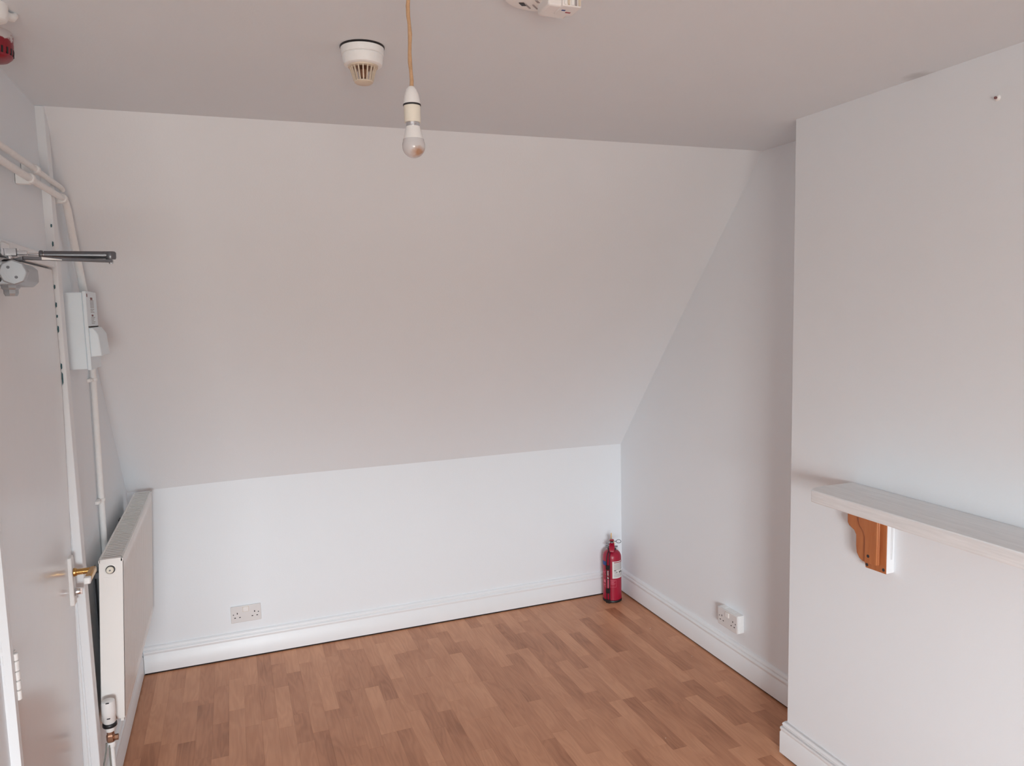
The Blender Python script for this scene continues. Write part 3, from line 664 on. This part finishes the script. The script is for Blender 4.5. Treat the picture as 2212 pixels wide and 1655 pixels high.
# large figures on the label, bent round the cylinder
def wrapped_text(txt, size, a_start, z, m, parent, name, vertical=False):
    cu = bpy.data.curves.new(name, 'FONT'); cu.body = txt; cu.size = size; cu.extrude = .0002
    tmp = bpy.data.objects.new(name, cu); COL.objects.link(tmp)
    dg = bpy.context.evaluated_depsgraph_get(); me = bpy.data.meshes.new_from_object(tmp.evaluated_get(dg))
    bpy.data.objects.remove(tmp)
    o_ = off(parent)
    for v_ in me.vertices:
        x_, y_, z_ = v_.co
        if vertical: x_, y_ = -y_, x_
        v_.co = cyl(a_start + math.degrees(x_ / RAD), z + y_, RAD + .0013 + z_) - o_
    me.materials.clear(); me.materials.append(m)
    o = bpy.data.objects.new(name, me); COL.objects.link(o); o.parent = parent; OFF[o.name] = o_
    return o
wrapped_text('128', .0155, 10, .1785, INK, lab, 'label_figures')
rows_('label_lines', INK, [(46, 54, .179, .189)], RAD + .0011, lab)
rows_('label_lines', INK, [(58, 68, .1795, .190)], RAD + .0011, lab)
patch('blue_band', BLUE, -80, -38, .222, .246, RAD + .0004)
def frame_(a0, a1, z0, z1, t_=.0013):
    k_ = math.degrees(t_ / RAD)
    return [(a0, a1, z0, z0 + t_), (a0, a1, z1 - t_, z1), (a0, a0 + k_, z0, z1), (a1 - k_, a1, z0, z1)]
pr = frame_(-14, 26, .095, .139) + [(-8, 20 - 5 * (i % 3), .1325 - .0052 * i, .1345 - .0052 * i) for i in range(5)]
rows_('printed_panel', INKP, pr, RAD + .0003, ex)
pr = frame_(-80, -36, .168, .186, .001) + frame_(-80, -36, .092, .138, .001) + [(-70, -52, .175, .181), (-62, -44, .118, .134), (-75, -45, .104, .107), (-75, -48, .099, .102)]
rows_('printed_panel', INKP, pr, RAD + .0003, ex)
# hose doubled down the front and its clips
HA = -24
def hose_pt(a, z, r=RAD + .006): return cyl(a, z, r)
hz_ = MB()
for da in (-7, 9):
    path = [cyl(HA + da * .8, .312, .020), cyl(HA + da, .3085, .034), cyl(HA + da, .298, .048), cyl(HA + da, .280, RAD + .0035)] + [cyl(HA + da, .27 - .26 * i / 8, RAD + .0055) for i in range(9)]
    hz_.tube(path, .0029, 10)
hose = hz_.build('hose', DARK, ex)
patch('hose_outlet', RED, HA - 5, HA + 7, .012, .270, RAD + .0012, n=3, th=.003)
for z0, z1 in ((.203, .228), (.060, .087), (.0, .020)):
    patch('hose_clip', DARK, HA - 10, HA + 12, z0, z1, RAD + .001, n=5, th=.0105)
q = rows_('printed_lettering', LABELW, [(HA - 4, HA + 3, .166 + .0075 * i, .1705 + .0075 * i) for i in range(4)] + [(HA - 4, HA + 4, .146, .1515), (HA - 4, HA + 4, .155, .1565), (HA - 4, HA - 2, .146, .158)], RAD + .0043, ex)
rows_('printed_panel', INKP, [(HA - 4, HA + 4, .090, .140)], RAD + .0043, ex)
# head, grip, pin and tag
MB().lathe([(.014, .312), (.018, .316), (.019, .330), (.015, .334), (.013, .352)], (EX, EY, 0), 20).build('valve_head', CHROME, ex)
MB().lathe([(.024, .308), (.026, .310), (.026, .314), (.022, .316)], (EX, EY, 0), 20).build('neck_ring', DARK, ex)
fw = Vector((math.cos(A0), math.sin(A0), 0)); sd = Vector((-math.sin(A0), math.cos(A0), 0)); E0 = Vector((EX, EY, 0))
def strap(pts, wid, th, name, m, bevel=.001):
    """bent strip: pts = (forward, height), fixed width across"""
    mb = MB(); v_ = []; n = len(pts)
    for i, (a, z) in enumerate(pts):
        b_ = pts[min(i + 1, n - 1)]; c_ = pts[max(i - 1, 0)]; d = Vector((b_[0] - c_[0], b_[1] - c_[1])).normalized(); nn = Vector((-d.y, d.x)) * th / 2
        w2 = wid[i] if isinstance(wid, (list, tuple)) else wid
        for sgn, q_ in ((-1, -1), (1, -1), (1, 1), (-1, 1)):
            v_.append(E0 + fw * (a + nn.x * q_) + sd * (sgn * w2 / 2) + Vector((0, 0, z + nn.y * q_)))
    f_ = [(0, 1, 2, 3), tuple(range((n - 1) * 4, n * 4))[::-1]]
    for i in range(n - 1):
        for j in range(4): f_.append((i * 4 + j, i * 4 + 4 + j, i * 4 + 4 + (j + 1) % 4, i * 4 + (j + 1) % 4))
    mb._add(v_, f_); return mb.build(name, m, ex, bevel=bevel)
strap([(.052, .308), (.050, .316), (.040, .334), (.022, .346), (-.010, .350), (-.030, .347)], [.018, .030, .034, .028, .020, .016], .006, 'carry_handle', RED)
strap([(.060, .384), (.052, .381), (.030, .371), (.010, .362), (-.014, .358)], [.025, .026, .024, .020, .016], .006, 'squeeze_lever', RED)
gb = MB().box((-.011, -.009, .345), (.011, .009, .368)); gb.xf = lambda v: E0 + fw * v[0] + sd * v[1] + Vector((0, 0, v[2])); gb.build('lever_block', DARK, ex, bevel=.002)
pin = MB(); pc = E0 + Vector((0, 0, .360)) + fw * .010
pin.tube([pc - sd * .018, pc + sd * .026], .0018, 8); pin.tube([pc + sd * .026 + (sd * (1 - math.cos(t_)) * .014 + Vector((0, 0, 1)) * math.sin(t_) * .010) for t_ in [2 * math.pi * i / 16 for i in range(17)]], .0018, 6)
pin.build('safety_pin', GREYM, ex)
sp_ = MB(); sp_.tube([E0 + sd * .012 + Vector((0, 0, .326)), E0 + sd * .034 + Vector((0, 0, .326))], .0045, 10); sp_.tube([E0 - sd * .012 + Vector((0, 0, .324)), E0 - sd * .037 + Vector((0, 0, .327))], .006, 12)
sp_.tube([E0 - sd * .012 + Vector((0, 0, .338)), E0 - sd * .034 + Vector((0, 0, .345))], .003, 10); sp_.build('gauge_fittings', GREYM, ex)
tg = MB().hexa([E0 + fw * .01 - sd * .006 + Vector((0, 0, .362)), E0 + fw * .011 - sd * .006 + Vector((0, 0, .362)), E0 + fw * .011 - sd * .002 + Vector((0, 0, .362)), E0 + fw * .01 - sd * .002 + Vector((0, 0, .362))],
               [E0 - fw * .012 - sd * .005 + Vector((0, 0, .402)), E0 - fw * .011 - sd * .005 + Vector((0, 0, .402)), E0 - fw * .011 - sd * .000 + Vector((0, 0, .404)), E0 - fw * .012 - sd * .000 + Vector((0, 0, .404))])
q = tg.build('seal_tag', YEL, ex, smooth=False); q['label'] = 'yellow plastic seal strip'
tie = MB().tube([pc + sd * .010, pc + sd * .016 - Vector((0, 0, .012)) + fw * .003, pc + sd * .014 - Vector((0, 0, .024))], .0016, 8); tie.build('seal_tie', YEL, ex)

# ------------------------------------------------------------------ ceiling fittings
PK = 0.947
BXp, BYp = .369 * PK, 1.513 * PK
def pz(pr_): return [(r_ * PK, 1.75 + (z_ - 1.75) * PK) for r_, z_ in pr_]
pd = thing('pendant_light', (BXp, BYp, ZC), 'bare bulb hanging on an old brown flex from the ceiling', 'pendant light')
MB().lathe([(.012, -.022), (.030, -.019), (.040, -.010), (.042, 0)], (BXp, BYp, ZC), 32).build('ceiling_rose', PLAST, pd)
fx = MB(); path = [(BXp + .0012 * math.sin(i * 1.3), BYp + .001 * math.cos(i * 1.9), 2.370 - (2.370 - 2.166) * i / 12) for i in range(13)]
fx.tube(path, [.0036 + .0004 * math.sin(i * 2.3) for i in range(13)], 12); fx.build('flex', FLEX, pd)
MB().lathe(pz([(.0045, 2.196), (.0065, 2.195), (.0105, 2.190), (.0145, 2.180), (.0168, 2.168), (.0172, 2.1605)])[::-1], (BXp, BYp, 0), 32).build('lamp_holder_cap', PAINTED if False else PLAST, pd)
MB().lathe(pz([(.0176, 2.1575), (.0180, 2.1585), (.0180, 2.1600), (.0174, 2.161)]), (BXp, BYp, 0), 32).build('shade_ring', DARK, pd)
MB().lathe(pz([(.0150, 2.1250), (.0162, 2.1252), (.0165, 2.130), (.0168, 2.158)]), (BXp, BYp, 0), 32).build('lamp_holder_skirt', CREAM, pd)
bu = MB().lathe(pz([(.0135, 2.1165), (.0138, 2.118), (.0138, 2.126)]), (BXp, BYp, 0), 28).build('bulb_cap', CHROME, pd)
BXb = BXp + .0005
MB().lathe(pz([(.0205, 2.0925), (.0190, 2.098), (.0168, 2.106), (.0152, 2.113), (.0142, 2.1172), (.010, 2.1175)]), (BXb, BYp, 0), 36).build('bulb_body', PLAST, pd)
dome = [(.0004, 2.0555)] + [(.0232 * math.sin(math.radians(a)), 2.0790 - .0235 * math.cos(math.radians(a))) for a in range(10, 120, 8)] + [(.0207, 2.0925)]
MB().lathe(pz(dome), (BXb, BYp, 0), 40).build('bulb_dome', BULB, pd)

HX, HY = .339, 1.873
hd_ = thing('heat_detector', (HX, HY, ZC), 'round painted heat detector with a slotted cage on the ceiling beside the flex', 'smoke detector')
MB().lathe([(.050, -.0045), (.0535, -.003), (.0535, 0)], (HX, HY, ZC), 40).build('gasket', DARK, hd_)
MB().lathe([(.0485, -.0205), (.0505, -.019), (.0520, -.0045), (.050, -.004)], (HX, HY, ZC), 40).build('mounting_base', PAINTED, hd_)
MB().lathe([(.033, -.0455), (.0415, -.0455), (.0455, -.043), (.0475, -.036), (.0490, -.0220), (.047, -.0205), (.03, -.0205)], (HX, HY, ZC), 40).build('detector_body', PAINTED, hd_)
NBAR = 18
for i in range(NBAR):
    a = 2 * math.pi * i / NBAR; ca, sa = math.cos(a), math.sin(a)
    def P(r, z, t_): return (HX + r * ca - t_ * sa, HY + r * sa + t_ * ca, ZC + z)
    mb = MB().hexa([P(.0195, -.083, -.0013), P(.0225, -.083, -.0013), P(.0225, -.083, .0013), P(.0195, -.083, .0013)], [P(.0315, -.045, -.0015), P(.0345, -.045, -.0015), P(.0345, -.045, .0015), P(.0315, -.045, .0015)])
    mb.build('cage_bar', AGED, hd_, smooth=False)
MB().lathe([(.004, -.0875), (.018, -.0865), (.0225, -.0835), (.0225, -.081), (.0190, -.080)], (HX, HY, ZC), 32).build('cage_cap', AGED, hd_)
MB().lathe([(.0315, -.050), (.0355, -.049), (.0365, -.0445), (.032, -.044)], (HX, HY, ZC), 32).build('cage_rim', AGED, hd_)
MB().lathe([(.009, -.074), (.011, -.070), (.011, -.055), (.026, -.050), (.026, -.045)], (HX, HY, ZC), 20).build('sensor_core', COPPER, hd_)

SX, SY = .628, 1.424
sm = thing('smoke_alarm', (SX, SY, ZC), 'old painted smoke alarm with a louvred box at the top edge of the picture', 'smoke alarm')
MB().lathe([(.070, -.020), (.083, -.017), (.088, -.008), (.088, 0)], (SX, SY, ZC), 48).build('alarm_base', PAINTED, sm)
def xfr(v, a=math.radians(-18)): return (SX + v[0] * math.cos(a) - v[1] * math.sin(a), SY + v[0] * math.sin(a) + v[1] * math.cos(a), ZC + v[2])
for (u0, v0, L, wd, m_) in ((-.052, .028, .014, .010, DARK), (-.040, .034, .022, .0035, INKG), (-.024, .038, .022, .003, INKG), (-.010, .040, .012, .009, DARK), (-.020, .016, .012, .005, INKG)):
    mb = MB(xfr); mb.hexa([(u0, v0, -.0215), (u0 + wd, v0, -.0215), (u0 + wd + L * .5, v0 + L, -.0215), (u0 + L * .5, v0 + L, -.0215)], [(u0, v0, -.0185), (u0 + wd, v0, -.0185), (u0 + wd + L * .5, v0 + L, -.0185), (u0 + L * .5, v0 + L, -.0185)])
    mb.build('sounder_slot', m_, sm, smooth=False)
MB().box((.630, 1.414, 2.346), (.690, 1.474, 2.375)).build('sensor_box', PLAST, sm, bevel=.004)
MB().box((.657, 1.405, 2.3445), (.698, 1.452, 2.372)).build('louvre_box', PLAST, sm, bevel=.002)
for i in range(5):
    MB().box((.660 + .0078 * i, 1.4020, 2.347), (.664 + .0078 * i, 1.4055, 2.370)).build('louvre', (PAINTED, AGED, PAINTED, INKG, AGED)[i], sm)
MB().box((.664, 1.424, 2.3440), (.672, 1.429, 2.3448)).build('blue_mark', BLUE, sm)
MB().box((.676, 1.433, 2.3440), (.687, 1.437, 2.3448)).build('red_mark', INKR, sm)

ra = thing('alarm_sounder', (-.458, 2.005, ZC), 'red fire alarm sounder smeared with white paint in the top left corner', 'alarm')
MB().lathe([(.020, -.064), (.034, -.062), (.041, -.056), (.044, -.047), (.045, -.032), (.046, -.006), (.044, 0)], (-.461, 2.005, ZC), 36).build('sounder_shell', REDSPL, ra)
for i in range(9):
    a = math.radians(-95 + 16 * i); c_ = (-.461 + .0440 * math.cos(a), 2.005 + .0440 * math.sin(a))
    mb = MB(); t_ = (-math.sin(a), math.cos(a)); r_ = (math.cos(a), math.sin(a))
    def P(u_, n_, z): return (c_[0] + t_[0] * u_ + r_[0] * n_, c_[1] + t_[1] * u_ + r_[1] * n_, ZC + z)
    mb.hexa([P(-.002, -.003, -.052), P(-.002, .0002, -.052), P(.002, .0002, -.052), P(.002, -.003, -.052)][::-1], [P(-.002, -.003, -.038), P(-.002, .0014, -.038), P(.002, .0014, -.038), P(.002, -.003, -.038)][::-1])
    mb.build('sound_slot', DARK, ra, smooth=False)
wj = thing('junction_box', (-.43, 1.80, ZC), 'lumpy white painted junction box on the ceiling nearest the left edge', 'junction box')
MB().lathe([(.024, -.034), (.030, -.031), (.033, -.024), (.034, 0)], (-.418, 1.835, ZC), 28).build('box_shell', PAINTED, wj)
MB().tube([(-.400, 1.85, ZC - .014), (-.386, 1.872, ZC - .012), (-.381, 1.880, ZC - .004)], [.010, .009, .006], 10).build('cable_stub', PAINTED, wj)
# crumbs of white plaster on the laminate
for i, (x_, y_, s_) in enumerate(((2.03, 3.36, .003), (2.05, 3.0, .0025), (1.55, 2.45, .0025))):
    c = MB().hexa([(x_, y_, 0), (x_ + s_, y_ + .001, 0), (x_ + s_ * .8, y_ + s_, 0), (x_ - .001, y_ + s_ * .7, 0)], [(x_ + .0005, y_ + .0005, s_ * .5), (x_ + s_ * .7, y_ + .001, s_ * .6), (x_ + s_ * .7, y_ + s_ * .7, s_ * .5), (x_, y_ + s_ * .5, s_ * .4)]).build('plaster_crumb', PLAST, smooth=False)
    tag(c, ('tiny white plaster crumb on the floor near the extinguisher', 'tiny white plaster crumb on the floor beside the alcove skirting', 'tiny white plaster crumb alone on the open floor')[i], 'crumb', 'plaster crumbs on the floor')
